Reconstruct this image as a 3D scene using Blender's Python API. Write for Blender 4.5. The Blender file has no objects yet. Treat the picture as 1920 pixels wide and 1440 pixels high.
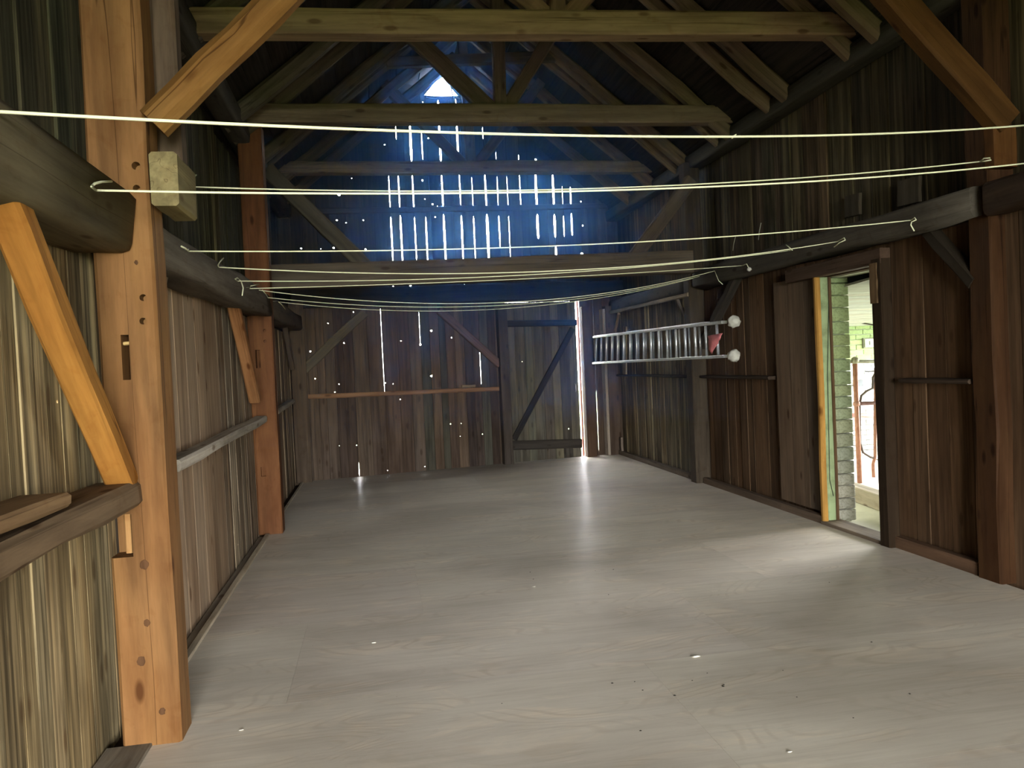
import bpy, bmesh, math, random
from mathutils import Vector, Matrix, noise
rnd = random.Random(7)
C = bpy.context.scene.collection

# ---------------------------------------------------------------- camera, sky, exposure
F, YAW, PITCH, ROLL, EYE = 1461.0, .17214, .02527, .04677, 1.6
cy, sy, cp, sp = math.cos(YAW), math.sin(YAW), math.cos(PITCH), math.sin(PITCH)
fw = Vector((sy*cp, cy*cp, -sp)); rt = Vector((cy, -sy, 0)); up = rt.cross(fw)
rt, up = rt*math.cos(ROLL)-up*math.sin(ROLL), up*math.cos(ROLL)+rt*math.sin(ROLL)
cam_data = bpy.data.cameras.new('camera'); cam = bpy.data.objects.new('camera', cam_data); C.objects.link(cam)
cam.matrix_world = Matrix(((rt.x, up.x, -fw.x, 0), (rt.y, up.y, -fw.y, 0), (rt.z, up.z, -fw.z, EYE), (0, 0, 0, 1)))
cam_data.sensor_width = 36; cam_data.lens = F/1920*36; cam_data.clip_start = .05; cam_data.clip_end = 300
bpy.context.scene.camera = cam
sc = bpy.context.scene
sc.view_settings.view_transform = 'Standard'; sc.view_settings.look = 'None'
sc.view_settings.exposure = 0.0; sc.view_settings.gamma = 1; sc.view_settings.use_curve_mapping = False
sc.cycles.max_bounces = 9; sc.cycles.diffuse_bounces = 6; sc.cycles.glossy_bounces = 3
sc.cycles.volume_bounces = 0; sc.cycles.volume_step_rate = 1
sc.cycles.caustics_reflective = False; sc.cycles.sample_clamp_indirect = 6
SKY = 88.0
world = bpy.data.worlds.new('sky'); sc.world = world; world.use_nodes = True
bg = world.node_tree.nodes['Background']; bg.inputs[0].default_value = (.97, .99, 1, 1); bg.inputs[1].default_value = SKY

def portal(loc, rot, sx, sy_):
    l = bpy.data.lights.new('daylight_opening', 'AREA'); l.shape = 'RECTANGLE'; l.size = sx; l.size_y = sy_
    l.cycles.is_portal = True
    o = bpy.data.objects.new('daylight_opening', l); o.location = loc; o.rotation_euler = rot; C.objects.link(o)
H = math.pi/2
portal((.9, -6.25, 1.6), (H, 0, 0), 4.3, 3.6)             # open barn doors behind the camera: points +Y
portal((8.6, 8.6, 1.2), (0, H, 0), 1.5, 3.2)       # stable window, points -X

portal((1.15, 12.75, 4.2), (-H, 0, 0), 2.6, 2.4)       # cracks in the far gable, points -Y

# ---------------------------------------------------------------- helpers
def ray(x, y): return fw + rt*((x-960)/F) - up*((y-720)/F)
EYEP = Vector((0, 0, EYE))
def at(x, y, ax, v):
    d = ray(x, y); return EYEP + d*((v-EYEP[ax])/d[ax])
def atp(x, y, p, n):
    d = ray(x, y); return EYEP + d*((Vector(p)-EYEP).dot(n)/d.dot(n))

W = {}
def props(o, label=None, cat=None, group=None, kind=None):
    if label: o['label'] = label
    if cat: o['category'] = cat
    if group: o['group'] = group
    if kind: o['kind'] = kind
    return o
def empty(name, loc=(0, 0, 0), label=None, cat=None, group=None, kind=None):
    o = bpy.data.objects.new(name, None); C.objects.link(o); o.location = loc; o.empty_display_size = .1
    W[o] = Matrix.Translation(Vector(loc)); return props(o, label, cat, group, kind)
def link(name, me, M, parent=None, mat=None, color=None):
    o = bpy.data.objects.new(name, me); C.objects.link(o)
    if mat is not None and not me.materials: me.materials.append(mat)
    if parent is not None:
        o.parent = parent; o.matrix_local = W[parent].inverted() @ M
    else: o.matrix_local = M
    W[o] = M
    if color: o.color = (*color, 1)
    return o
def frame(A, z, side):
    z = Vector(z).normalized(); s = Vector(side); x = (s - z*s.dot(z))
    if x.length < 1e-5: s = Vector((.3, 1, .2)); x = s - z*s.dot(z)
    x.normalize(); y = z.cross(x)
    return Matrix(((x.x, y.x, z.x, A[0]), (x.y, y.y, z.y, A[1]), (x.z, y.z, z.z, A[2]), (0, 0, 0, 1)))
def jit(c, k, r=.12): 
    f = 1+rnd.uniform(-r, r); g = rnd.uniform(-.04, .04)
    return tuple(max(0, v*f*(1+g*s)) for v, s in zip(c, (1, 0, -1)))
def timber(name, A, B, w, d, side, mat, color, parent=None, jitter=.006, seg=4, ch=.012, taper=1.0, bow=0, cut=None, **kw):
    """beam from A to B, w wide along `side`, d deep across; chamfered edges, slightly uneven"""
    A, B = Vector(A), Vector(B); L = (B-A).length; M = frame(A, B-A, side)
    vs, fs = [], []; ch = min(ch, w*.3, d*.3)
    base = [(-w/2+ch, -d/2), (w/2-ch, -d/2), (w/2, -d/2+ch), (w/2, d/2-ch), (w/2-ch, d/2), (-w/2+ch, d/2), (-w/2, d/2-ch), (-w/2, -d/2+ch)]
    for i in range(seg+1):
        t = i/seg; s = 1+(taper-1)*t; ox = bow*math.sin(math.pi*t); j = jitter if 0 < i < seg else jitter*.4
        jx, jy = rnd.uniform(-j, j)*.6, rnd.uniform(-j, j)*.6
        for (x, y) in base:
            z = t*L
            if cut and i == seg: z += x*cut
            vs.append((x*s+jx+rnd.uniform(-j, j)*.5+ox, y*s+jy+rnd.uniform(-j, j)*.5, z))
    for i in range(seg):
        for k in range(8):
            a, b = i*8+k, i*8+(k+1) % 8; fs.append((a, b, b+8, a+8))
    fs.append(tuple(range(7, -1, -1))); fs.append(tuple(seg*8+k for k in range(8)))
    me = bpy.data.meshes.new(name); me.from_pydata(vs, [], fs)
    o = link(name, me, M, parent, mat, jit(color, .1)); return props(o, **kw)
def box(name, lo, hi, mat, color, parent=None, ch=.004, axis=None, **kw):
    """axis-aligned board, its grain along the longest side"""
    lo, hi = Vector(lo), Vector(hi); s = hi-lo; c = (lo+hi)/2
    ax = axis if axis is not None else max(range(3), key=lambda i: s[i])
    o2 = [i for i in range(3) if i != ax]; A = c.copy(); B = c.copy(); A[ax] = lo[ax]; B[ax] = hi[ax]
    side = Vector((0, 0, 0)); side[o2[0]] = 1
    return timber(name, A, B, s[o2[0]], s[o2[1]], side, mat, color, parent, jitter=kw.pop('jitter', .001), seg=kw.pop('seg', 2), ch=ch, **kw)
def tube_mesh(name, pts, r, n=6, rr=None):
    pts = [Vector(p) for p in pts]; o = pts[0].copy(); vs, fs = [], []
    ref = Vector((0, 0, 1)) if abs((pts[-1]-pts[0]).normalized().z) < .8 else Vector((0, 1, 0))
    for i, p in enumerate(pts):
        t = (pts[min(i+1, len(pts)-1)]-pts[max(i-1, 0)]).normalized()
        x = ref.cross(t)
        if x.length < 1e-4: x = Vector((1, 0, 0))
        x.normalize(); y = t.cross(x); q = rr[i] if rr else r
        for k in range(n):
            a = 2*math.pi*k/n; v = p-o+x*math.cos(a)*q+y*math.sin(a)*q; vs.append(v)
    for i in range(len(pts)-1):
        for k in range(n):
            a, b = i*n+k, i*n+(k+1) % n; fs.append((a, b, b+n, a+n))
    fs.append(tuple(range(n-1, -1, -1))); fs.append(tuple((len(pts)-1)*n+k for k in range(n)))
    me = bpy.data.meshes.new(name); me.from_pydata([tuple(v) for v in vs], [], fs)
    for p in me.polygons: p.use_smooth = True
    return me, Matrix.Translation(o)
def tube(name, pts, r, mat, color, parent=None, n=6, rr=None, **kw):
    me, M = tube_mesh(name, pts, r, n, rr); return props(link(name, me, M, parent, mat, color), **kw)
def blob(name, c, r, mat, color, parent=None, squash=(1, 1, 1), rough=.15, seed=0, **kw):
    bm = bmesh.new(); bmesh.ops.create_icosphere(bm, subdivisions=3, radius=1)
    for v in bm.verts:
        k = 1+rough*noise.noise(v.co*2.3+Vector((seed*7.1, 0, 0)))*2
        v.co = Vector((v.co.x*squash[0], v.co.y*squash[1], v.co.z*squash[2]))*r*k
    me = bpy.data.meshes.new(name); bm.to_mesh(me); bm.free()
    for p in me.polygons: p.use_smooth = True
    return props(link(name, me, Matrix.Translation(Vector(c)), parent, mat, color), **kw)

# ---------------------------------------------------------------- materials
def nodes(name):
    m = bpy.data.materials.new(name); m.use_nodes = True; nt = m.node_tree; b = nt.nodes['Principled BSDF']
    return m, nt, b
def add(nt, t, **k):
    n = nt.nodes.new(t)
    for a, v in k.items(): setattr(n, a, v)
    return n
def mixc(nt, fac, a, b, mode='MIX'):
    n = add(nt, 'ShaderNodeMix', data_type='RGBA', blend_type=mode)
    for s, v in ((n.inputs[0], fac), (n.inputs[6], a), (n.inputs[7], b)):
        if hasattr(v, 'is_linked'): nt.links.new(v, s)
        else: s.default_value = v if not isinstance(v, tuple) else (*v, 1)
    return n.outputs[2]
def ramp(nt, src, a, b):
    n = add(nt, 'ShaderNodeMapRange'); n.inputs[1].default_value = a; n.inputs[2].default_value = b
    nt.links.new(src, n.inputs[0]); return n.outputs[0]
def wood(name, contrast=.5, stain=(.35, .33, .3), stain_amt=.4, knots=.6, gs=26, streak=7, light=(1.5, 1.5, 1.45), light_amt=.3, rough=.8, bump=.35, crack=0.0, mul=(1, 1, 1)):
    m, nt, b = nodes(name); L = nt.links
    tc = add(nt, 'ShaderNodeTexCoord'); oi = add(nt, 'ShaderNodeObjectInfo')
    off = add(nt, 'ShaderNodeVectorMath', operation='SCALE'); off.inputs[0].default_value = (13.1, 7.7, 31.3); L.new(oi.outputs['Random'], off.inputs['Scale'])
    ad = add(nt, 'ShaderNodeVectorMath', operation='ADD'); L.new(tc.outputs['Object'], ad.inputs[0]); L.new(off.outputs[0], ad.inputs[1])
    def ns(sx, sz, det=4, dist=0, rg=.55):
        mp = add(nt, 'ShaderNodeMapping'); mp.inputs['Scale'].default_value = (sx, sx, sz); L.new(ad.outputs[0], mp.inputs[0])
        n = add(nt, 'ShaderNodeTexNoise'); n.inputs['Scale'].default_value = 1; n.inputs['Detail'].default_value = det; n.inputs['Roughness'].default_value = rg
        n.inputs['Distortion'].default_value = dist; L.new(mp.outputs[0], n.inputs['Vector']); return n.outputs[0]
    grain = ns(gs, 1.1, 5, .4); fine = ns(gs*5, 6, 3, 0, .7); big = ns(streak, .55, 3); blot = ns(3.2, 1.3, 4)
    col = mixc(nt, 1.0, oi.outputs['Color'], mul, 'MULTIPLY')
    dark = tuple([1-contrast]*3)
    c1 = mixc(nt, ramp(nt, grain, .35, .62), mixc(nt, 1.0, col, dark, 'MULTIPLY'), col)
    c2 = mixc(nt, mulf(nt, ramp(nt, big, .5, .68), light_amt), c1, mixc(nt, 1.0, col, light, 'MULTIPLY'))
    c3 = mixc(nt, mulf(nt, ramp(nt, blot, .48, .72), stain_amt), c2, mixc(nt, 1.0, col, stain, 'MULTIPLY'))
    c4 = mixc(nt, mulf(nt, ramp(nt, fine, .4, .75), .3), c3, mixc(nt, 1.0, c3, (.55, .52, .5), 'MULTIPLY'))
    out = c4
    if knots > 0:
        mp = add(nt, 'ShaderNodeMapping'); mp.inputs['Scale'].default_value = (7, 7, 2.6); L.new(ad.outputs[0], mp.inputs[0])
        v = add(nt, 'ShaderNodeTexVoronoi'); v.inputs['Scale'].default_value = 1; v.inputs['Randomness'].default_value = 1; L.new(mp.outputs[0], v.inputs['Vector'])
        k = mulf(nt, ramp(nt, v.outputs['Distance'], .17, .09), knots)
        out = mixc(nt, k, c4, mixc(nt, 1.0, col, (.25, .17, .12), 'MULTIPLY'))
    if crack > 0:
        cr = ns(8, .10, 2, 0)
        sb = add(nt, 'ShaderNodeMath', operation='SUBTRACT'); L.new(cr, sb.inputs[0]); sb.inputs[1].default_value = .5
        ab = add(nt, 'ShaderNodeMath', operation='ABSOLUTE'); L.new(sb.outputs[0], ab.inputs[0])
        out = mixc(nt, mulf(nt, ramp(nt, ab.outputs[0], .006, .0015), crack), out, mixc(nt, 1.0, out, (.25, .2, .16), 'MULTIPLY'))
        sm = ns(9, 7, 4, 1.2)
        out = mixc(nt, mulf(nt, ramp(nt, sm, .55, .72), .35), out, mixc(nt, 1.0, out, (.7, .55, .4), 'MULTIPLY'))
    L.new(out, b.inputs['Base Color']); b.inputs['Roughness'].default_value = rough; b.inputs['Specular IOR Level'].default_value = .07
    bp = add(nt, 'ShaderNodeBump'); bp.inputs['Strength'].default_value = bump; bp.inputs['Distance'].default_value = .006
    L.new(grain, bp.inputs['Height']); L.new(bp.outputs[0], b.inputs['Normal'])
    return m
def mulf(nt, src, k):
    n = add(nt, 'ShaderNodeMath', operation='MULTIPLY'); nt.links.new(src, n.inputs[0]); n.inputs[1].default_value = k; return n.outputs[0]
def plain(name, rough=.7, metal=0, ns=20, amt=.3, dark=(.4, .38, .35)):
    m, nt, b = nodes(name); oi = add(nt, 'ShaderNodeObjectInfo'); tc = add(nt, 'ShaderNodeTexCoord')
    n = add(nt, 'ShaderNodeTexNoise'); n.inputs['Scale'].default_value = ns; n.inputs['Detail'].default_value = 4; nt.links.new(tc.outputs['Object'], n.inputs['Vector'])
    c = mixc(nt, mulf(nt, ramp(nt, n.outputs[0], .45, .7), amt), oi.outputs['Color'], mixc(nt, 1.0, oi.outputs['Color'], dark, 'MULTIPLY'))
    nt.links.new(c, b.inputs['Base Color']); b.inputs['Roughness'].default_value = rough; b.inputs['Metallic'].default_value = metal
    return m
W_PLANK = wood('weathered_plank', .72, (.26, .22, .18), .65, .6, 44, 15, (2.0, 1.95, 1.8), .8, .85, .5, mul=(.80, .72, .58))
W_TAN = wood('tan_plank', .35, (.5, .42, .36), .5, .8, 22, 7, (1.35, 1.3, 1.2), .35, .8, .3, mul=(.85, .82, .78))
W_DARK = wood('dark_plank', .5, (.42, .36, .3), .55, .5, 26, 6, (1.55, 1.45, 1.3), .4, .85, .4, mul=(.72, .66, .6))
W_BEAM = wood('old_beam', .4, (.5, .45, .42), .5, .7, 16, 4, (1.3, 1.25, 1.2), .3, .8, .5, crack=.5, mul=(.66, .62, .56))
W_POST = wood('orange_post', .42, (.5, .38, .28), .6, .9, 13, 5, (1.3, 1.35, 1.25), .7, .7, .4, crack=.75, mul=(.86, .76, .55))
P_ROPE = plain('rope', .6, 0, 300, .15)
P_METAL = plain('aluminium', .38, .75, 40, .35)
P_RUST = plain('painted_pipe', .55, .2, 25, .5, (.5, .3, .2))
P_CLOTH = plain('cloth', .95, 0, 18, .3)
P_PAINT = plain('flaking_paint', .8, 0, 9, .75, (.42, .4, .32))
P_LIME = plain('limewash', .9, 0, 5, .35, (.6, .6, .55))

# plywood floor
FM, nt, b = nodes('plywood'); L = nt.links
tc = add(nt, 'ShaderNodeTexCoord'); oi = add(nt, 'ShaderNodeObjectInfo'); geo = add(nt, 'ShaderNodeNewGeometry')
off = add(nt, 'ShaderNodeVectorMath', operation='SCALE'); off.inputs[0].default_value = (17.1, 9.7, 3.3); L.new(oi.outputs['Random'], off.inputs['Scale'])
ad = add(nt, 'ShaderNodeVectorMath', operation='ADD'); L.new(geo.outputs['Position'], ad.inputs[0]); L.new(off.outputs[0], ad.inputs[1])
def fnoise(vec, s, det=4, dist=0, rg=.6):
    mp = add(nt, 'ShaderNodeMapping'); mp.inputs['Scale'].default_value = s; L.new(vec, mp.inputs[0])
    n = add(nt, 'ShaderNodeTexNoise'); n.inputs['Scale'].default_value = 1; n.inputs['Detail'].default_value = det; n.inputs['Distortion'].default_value = dist; n.inputs['Roughness'].default_value = rg
    L.new(mp.outputs[0], n.inputs['Vector']); return n.outputs[0]
g1 = fnoise(ad.outputs[0], (1.1, 16, 1), 6, .5, .7); g2 = fnoise(ad.outputs[0], (3, 60, 1), 4, .3, .7)
pa = fnoise(geo.outputs['Position'], (.6, .95, 1), 4, .5, .5); pb = fnoise(geo.outputs['Position'], (1.3, 3.4, 1), 6, 1.0, .7); sp_ = fnoise(geo.outputs['Position'], (30, 34, 1), 2)
cath = fnoise(ad.outputs[0], (.9, 2.2, 1), 1, .2)
wv = add(nt, 'ShaderNodeMath', operation='SINE'); mm = mulf(nt, cath, 130); L.new(mm, wv.inputs[0])
col = oi.outputs['Color']
c = mixc(nt, mulf(nt, ramp(nt, g1, .42, .66), .45), col, mixc(nt, 1.0, col, (.74, .71, .67), 'MULTIPLY'))
c = mixc(nt, mulf(nt, ramp(nt, pa, .42, .64), .75), c, mixc(nt, 1.0, c, (.66, .64, .62), 'MULTIPLY'))
c = mixc(nt, mulf(nt, ramp(nt, pb, .5, .68), .55), c, mixc(nt, 1.0, c, (1.32, 1.24, 1.14), 'MULTIPLY'))
msk = add(nt, 'ShaderNodeMath', operation='MULTIPLY'); L.new(ramp(nt, wv.outputs[0], .3, 1), msk.inputs[0]); L.new(ramp(nt, pb, .46, .6), msk.inputs[1])
c = mixc(nt, mulf(nt, msk.outputs[0], .5), c, mixc(nt, 1.0, c, (.72, .68, .65), 'MULTIPLY'))
c = mixc(nt, mulf(nt, ramp(nt, g2, .55, .75), .3), c, mixc(nt, 1.0, c, (.6, .57, .55), 'MULTIPLY'))
c = mixc(nt, mulf(nt, ramp(nt, sp_, .76, .8), .6), c, mixc(nt, 1.0, c, (.3, .25, .2), 'MULTIPLY'))
L.new(c, b.inputs['Base Color']); b.inputs['Roughness'].default_value = .62; b.inputs['Specular IOR Level'].default_value = .3
b.inputs['Coat Weight'].default_value = .12; b.inputs['Coat Roughness'].default_value = .28
bp = add(nt, 'ShaderNodeBump'); bp.inputs['Strength'].default_value = .12; bp.inputs['Distance'].default_value = .004; L.new(g1, bp.inputs['Height']); L.new(bp.outputs[0], b.inputs['Normal'])

# meadow
GM, nt, b = nodes('meadow'); tcn = add(nt, 'ShaderNodeTexCoord'); n = add(nt, 'ShaderNodeTexNoise'); n.inputs['Scale'].default_value = 60
nt.links.new(tcn.outputs['Generated'], n.inputs['Vector'])
nt.links.new(mixc(nt, n.outputs[0], (.015, .03, .004), (.06, .11, .02)), b.inputs['Base Color']); b.inputs['Roughness'].default_value = .9

# ---------------------------------------------------------------- ground outside
bm = bmesh.new(); bmesh.ops.create_grid(bm, x_segments=24, y_segments=24, size=45)
for v in bm.verts: v.co.z = .12*noise.noise(v.co*.13)-.05
me = bpy.data.meshes.new('ground'); bm.to_mesh(me); bm.free()
props(link('ground', me, Matrix.Translation((1, 6, -.32)), None, GM), 'green meadow outside glimpsed through gaps of the far wall', 'ground', kind='structure')

# ---------------------------------------------------------------- floor (plywood sheets)
floor = empty('floor', (1.4, 6, 0), 'dusty pale plywood floor of the barn bay', 'floor', kind='structure')
def sheet(x0, x1, y0, y1, zt):
    g = .0004; vs = [(x0+g, y0+g, zt), (x1-g, y0+g, zt), (x1-g, y1-g, zt), (x0+g, y1-g, zt)]
    vs = vs + [(a, b_, zt-.02) for a, b_, _ in vs]
    M = Matrix.Translation(((x0+x1)/2, (y0+y1)/2, 0)); c = M.translation
    me = bpy.data.meshes.new('plywood_sheet'); me.from_pydata([(a-c.x, b_-c.y, d) for a, b_, d in vs], [], [(0, 1, 2, 3), (0, 4, 5, 1), (1, 5, 6, 2), (2, 6, 7, 3), (3, 7, 4, 0), (7, 6, 5, 4)])
    k = rnd.uniform(.93, 1.06); link('plywood_sheet', me, M, floor, FM, (.56*k, .505*k*rnd.uniform(.985, 1.01), .415*k*rnd.uniform(.97, 1.02)))
row = 0; y = -5.86
while y < 12.9:
    x = -1.13; first = [1.36, 2.44, .62][row % 3]; xs = [x]
    x += first
    while x < 4.0: xs.append(x); x += 2.44
    xs.append(4.02)
    for a, b_ in zip(xs, xs[1:]): sheet(a, b_, y, min(y+1.22, 12.95), 0)
    y += 1.22; row += 1
# subfloor sealing the joints and the lower sill strip along the left wall
box('subfloor', (-1.6, -6.3, -.2), (4.4, 13.2, -.045), W_DARK, (.08, .06, .045), floor, axis=1)

# ---------------------------------------------------------------- plank walls
def edge_noise(s, z): return .0035*noise.noise(Vector((s*37.7, z*.8, 0)))
def interp(pl, z):
    if z <= pl[0][0]: return pl[0][1]
    for (a, sa), (b_, sb) in zip(pl, pl[1:]):
        if z <= b_: return sa+(sb-sa)*(z-a)/max(b_-a, 1e-9)
    return pl[-1][1]
def plank_mesh(strips, zbL, zbR, ztL, ztR, T, s0, s1, groove):
    """strips: list of (left polyline, right polyline) in s over z; one board cut into strips where a hole opens"""
    vs, fs = [], []; zl, zh = min(zbL, zbR), max(ztL, ztR)
    for si, (pl, pr) in enumerate(strips):
        zs = sorted({z for z, _ in pl+pr if zl+.005 < z < zh-.005} | {zl, zh}); base = len(vs)
        gl = groove if si == 0 else 0; gr = groove if si == len(strips)-1 else 0
        for z in zs:
            a, b_ = interp(pl, z), interp(pr, z)
            for s, n_ in ((a+gl, 0), (b_-gr, 0), (b_, -.007), (b_, -T), (a, -T), (a, -.007)):
                f = (s-s0)/max(s1-s0, 1e-6); lo = zbL+(zbR-zbL)*f; hi = ztL+(ztR-ztL)*f
                vs.append((s, n_, min(max(z, lo), hi)))
        m = len(zs)
        for i in range(m-1):
            for k in range(6):
                p, q = base+i*6+k, base+i*6+(k+1) % 6; fs.append((p, q, q+6, p+6))
        fs.append(tuple(base+k for k in range(5, -1, -1))); t = base+(m-1)*6; fs.append(tuple(t+k for k in range(6)))
    return vs, fs
def plank_wall(parent, O, u, n, joints, zb, zt, mat, colf, gaps=(), holes=(), T=.025, groove=.0035, name='plank', dep=.003, seed=0):
    """joints: s positions; gaps: (s, za, zb, width); holes: (s, z, r)"""
    u = Vector(u).normalized(); n = Vector(n).normalized(); O = Vector(O); seed0 = seed*100
    zlo = min(zb(joints[0]), zb(joints[-1])); zhi = max(zt(s) for s in joints)+.01
    base_z = [zlo+(zhi-zlo)*k/3 for k in range(4)]
    gapj = {}
    for (s, za, zb_, w) in gaps:
        j = min(range(len(joints)), key=lambda i: abs(joints[i]-s)); gapj.setdefault(j, []).append((za, zb_, w))
    inner = {}
    for (s, z, r) in holes:
        k = max(i for i in range(len(joints)) if joints[i] <= s) if s > joints[0] else 0
        k = min(k, len(joints)-2)
        if s-joints[k] < .012: gapj.setdefault(k, []).append((z-r, z+r, 2*r))
        elif joints[k+1]-s < .012: gapj.setdefault(k+1, []).append((z-r, z+r, 2*r))
        else: inner.setdefault(k, []).append((s, z, r))
    def poly(j, sign):
        zs = set(base_z)
        for (a, b_, w) in gapj.get(j, []):
            e = min(.04, (b_-a)*.28); zs |= {a, a+e, (a+b_)/2, b_-e, b_}
        out = []
        for z in sorted(zs):
            w = 0
            for (a, b_, ww) in gapj.get(j, []):
                if a < z < b_: w = max(w, ww*(1 if a+.041 < z < b_-.041 or (b_-a) < .15 else .7))
            out.append((z, joints[j]+edge_noise(joints[j], z)+sign*w/2))
        return out
    out = []
    for i in range(len(joints)-1):
        s0, s1 = joints[i], joints[i+1]; strips = []; left = poly(i, +1)
        for (s, z, r) in sorted(inner.get(i, [])):
            pl = [(z-r, s), (z-r*.6, s-r*.8), (z, s-r), (z+r*.6, s-r*.8), (z+r, s)]
            pr = [(a, 2*s-b_) for a, b_ in pl]
            strips.append((left, pl)); left = pr
        strips.append((left, poly(i+1, -1)))
        vs, fs = plank_mesh(strips, zb(s0), zb(s1), zt(s0), zt(s1), T, s0, s1, groove)
        sm = (s0+s1)/2; o = O+u*sm+n*rnd.uniform(-dep, dep)
        me = bpy.data.meshes.new(name); me.from_pydata([(a-sm, b_, c_) for a, b_, c_ in vs], [], fs)
        M = Matrix(((u.x, n.x, 0, o.x), (u.y, n.y, 0, o.y), (0, 0, 1, 0), (0, 0, 0, 1)))
        out.append(link(name, me, M, parent, mat(i, sm) if callable(mat) else mat, colf(i, sm)))
    return out
def rjoints(a, b_, w0, w1):
    j = [a]
    while j[-1] < b_-w1: j.append(j[-1]+rnd.uniform(w0, w1))
    if b_-j[-1] < w0*.6: j[-1] = b_
    else: j.append(b_)
    return j
def mixcol(*cols):
    c = rnd.choice(cols); return jit(c, .1, .18)

EAVE, SL, RX, RZ = 4.16, .82, 1.4, 6.3
def roofz(x): return RZ-SL*abs(x-RX)

# far wall: plane through these two floor points
FP = Vector((-1.24, 11.92, 0)); FU = (Vector((3.97, 12.74, 0))-FP).normalized(); FN = Vector((FU.y, -FU.x, 0))
def fs_(x, y):                      # photograph point on the far wall -> (s, z)
    p = atp(x, y, FP, FN); return (p-FP).dot(FU), p.z
def skew(x, y, T=.018):             # a crack must be this much wider to be seen through a board of thickness T
    d = ray(x, y); return T*abs(d.dot(FU)/d.dot(FN))
def fpt(s, z, d=0): return FP+FU*s+FN*d+Vector((0, 0, z))
back = empty('wall_back', tuple(FP), 'dark weathered plank wall at the far end, daylight through its gable cracks', 'wall', kind='structure')
DL, DR = fs_(953, 700)[0], fs_(1087, 700)[0]
DT = 2.60
low_slits = [((713, 575), (722, 742), .0022), ((785, 582), (789, 645), .002), ((900, 660), (903, 722), .002), ((673, 866), (674, 893), .009)]
gl, jl = [], []
for (a, b_, w) in low_slits:
    s0, z0 = fs_(*a); s1, z1 = fs_(*b_); gl.append(((s0+s1)/2, min(z0, z1), max(z0, z1), w+skew(*a))); jl.append((s0+s1)/2)
def fill(fixed, a, b_, w0, w1):
    pts = sorted([a, b_]+[f for f in fixed if a+.05 < f < b_-.05]); out = [pts[0]]
    for p, q in zip(pts, pts[1:]):
        k = max(1, round((q-p)/rnd.uniform(w0, w1)))
        ws = [rnd.uniform(.8, 1.25) for _ in range(k)]; t = sum(ws)
        for w in ws: out.append(out[-1]+w/t*(q-p))
        out[-1] = q
    return out
def dots(lst, k=.0040):
    r = []
    for (x, y, d) in lst:
        s, z = fs_(x, y); r.append((s, z, d*k+.4*skew(x, y)))
    return r
d_low = dots([(809, 620, 3.4), (808, 705, 3), (789, 646, 3.2), (582, 659, 2.4), (591, 710, 1.6), (636, 720, 1.5), (628, 735, 1.5), (663, 585, 1.5), (615, 606, 1.3), (847, 633, 1.7), (845, 795, 2.2), (865, 794, 1.4), (863, 818, 1.2), (905, 814, 2), (669, 835, 2), (635, 836, 1.1), (727, 882, 1.5), (797, 875, 1.8), (723, 718, 1.4), (737, 720, 1.1), (751, 749, 1.5), (645, 643, 1.7), (752, 639, 1.2)])
lowcols = [(.098, .072, .056), (.074, .057, .048), (.112, .088, .068), (.078, .076, .06), (.125, .10, .082), (.062, .048, .042)]
plank_wall(back, FP, FU, FN, fill(jl, -.35, DL, .13, .2), lambda s: -.05, lambda s: 2.72, W_DARK, lambda i, s: mixcol(*lowcols), gl, d_low, seed=1, T=.018)
plank_wall(back, FP, FU, FN, rjoints(DL-.0, DR+.04, .12, .18), lambda s: DT, lambda s: 2.72, W_DARK, lambda i, s: mixcol(*lowcols), seed=2)
# right of the door: a slit between two boards
sg0 = fs_(1112, 600)[0]; sg1 = fs_(1122, 800)[0]; sG = (sg0+sg1)/2
plank_wall(back, FP, FU, FN, fill([sG], DR+.045, 5.55, .13, .19), lambda s: -.05, lambda s: 2.72, W_DARK, lambda i, s: mixcol((.1, .07, .055), (.085, .065, .05)),
           [(sG, 1.2, 2.68, .006), (sG, .05, 1.12, .015)], seed=3)
# gable
slits = [ # x at y=445, then (y0, y1, width px)
 (735.5, [(327, 390, 2.2), (405, 493, 4)]), (753.5, [(234, 262, 2.5), (327, 390, 3.2), (402, 490, 5)]), (780, [(232, 303, 7), (326, 390, 4), (405, 488, 3)]),
 (801, [(245, 300, 2), (405, 490, 4)]), (835, [(186, 204, 6), (232, 250, 6), (268, 303, 7), (325, 388, 5), (400, 490, 6.5)]),
 (868, [(184, 202, 4), (231, 293, 5.5), (325, 385, 3), (402, 488, 5)]), (891, [(240, 300, .8), (330, 388, .8), (403, 485, 2.6)]),
 (916, [(235, 262, 1), (325, 391, 4.5), (400, 488, 8)]), (938.5, [(282, 300, 1), (328, 388, 1.6), (402, 465, 3)]), (957, [(328, 388, .7), (402, 485, 1.2)]),
 (981, [(288, 300, 1), (325, 388, 2)]), (1011, [(320, 390, 8), (400, 448, 9)]), (1043, [(325, 388, 6), (400, 445, 7), (460, 482, 6)]),
 (1060, [(345, 388, .8), (402, 445, 3)]), (1075, [(348, 385, 4), (398, 442, 5)])]
gg, gj = [], []
for (x, segs) in slits:
    s = fs_(x, 445)[0]; gj.append(s)
    for (y0, y1, w) in segs: z1, z0 = fs_(x, y0)[1], fs_(x, y1)[1]; gg.append((s, z0, z1, w*.0042+skew(x, y0)))
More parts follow.
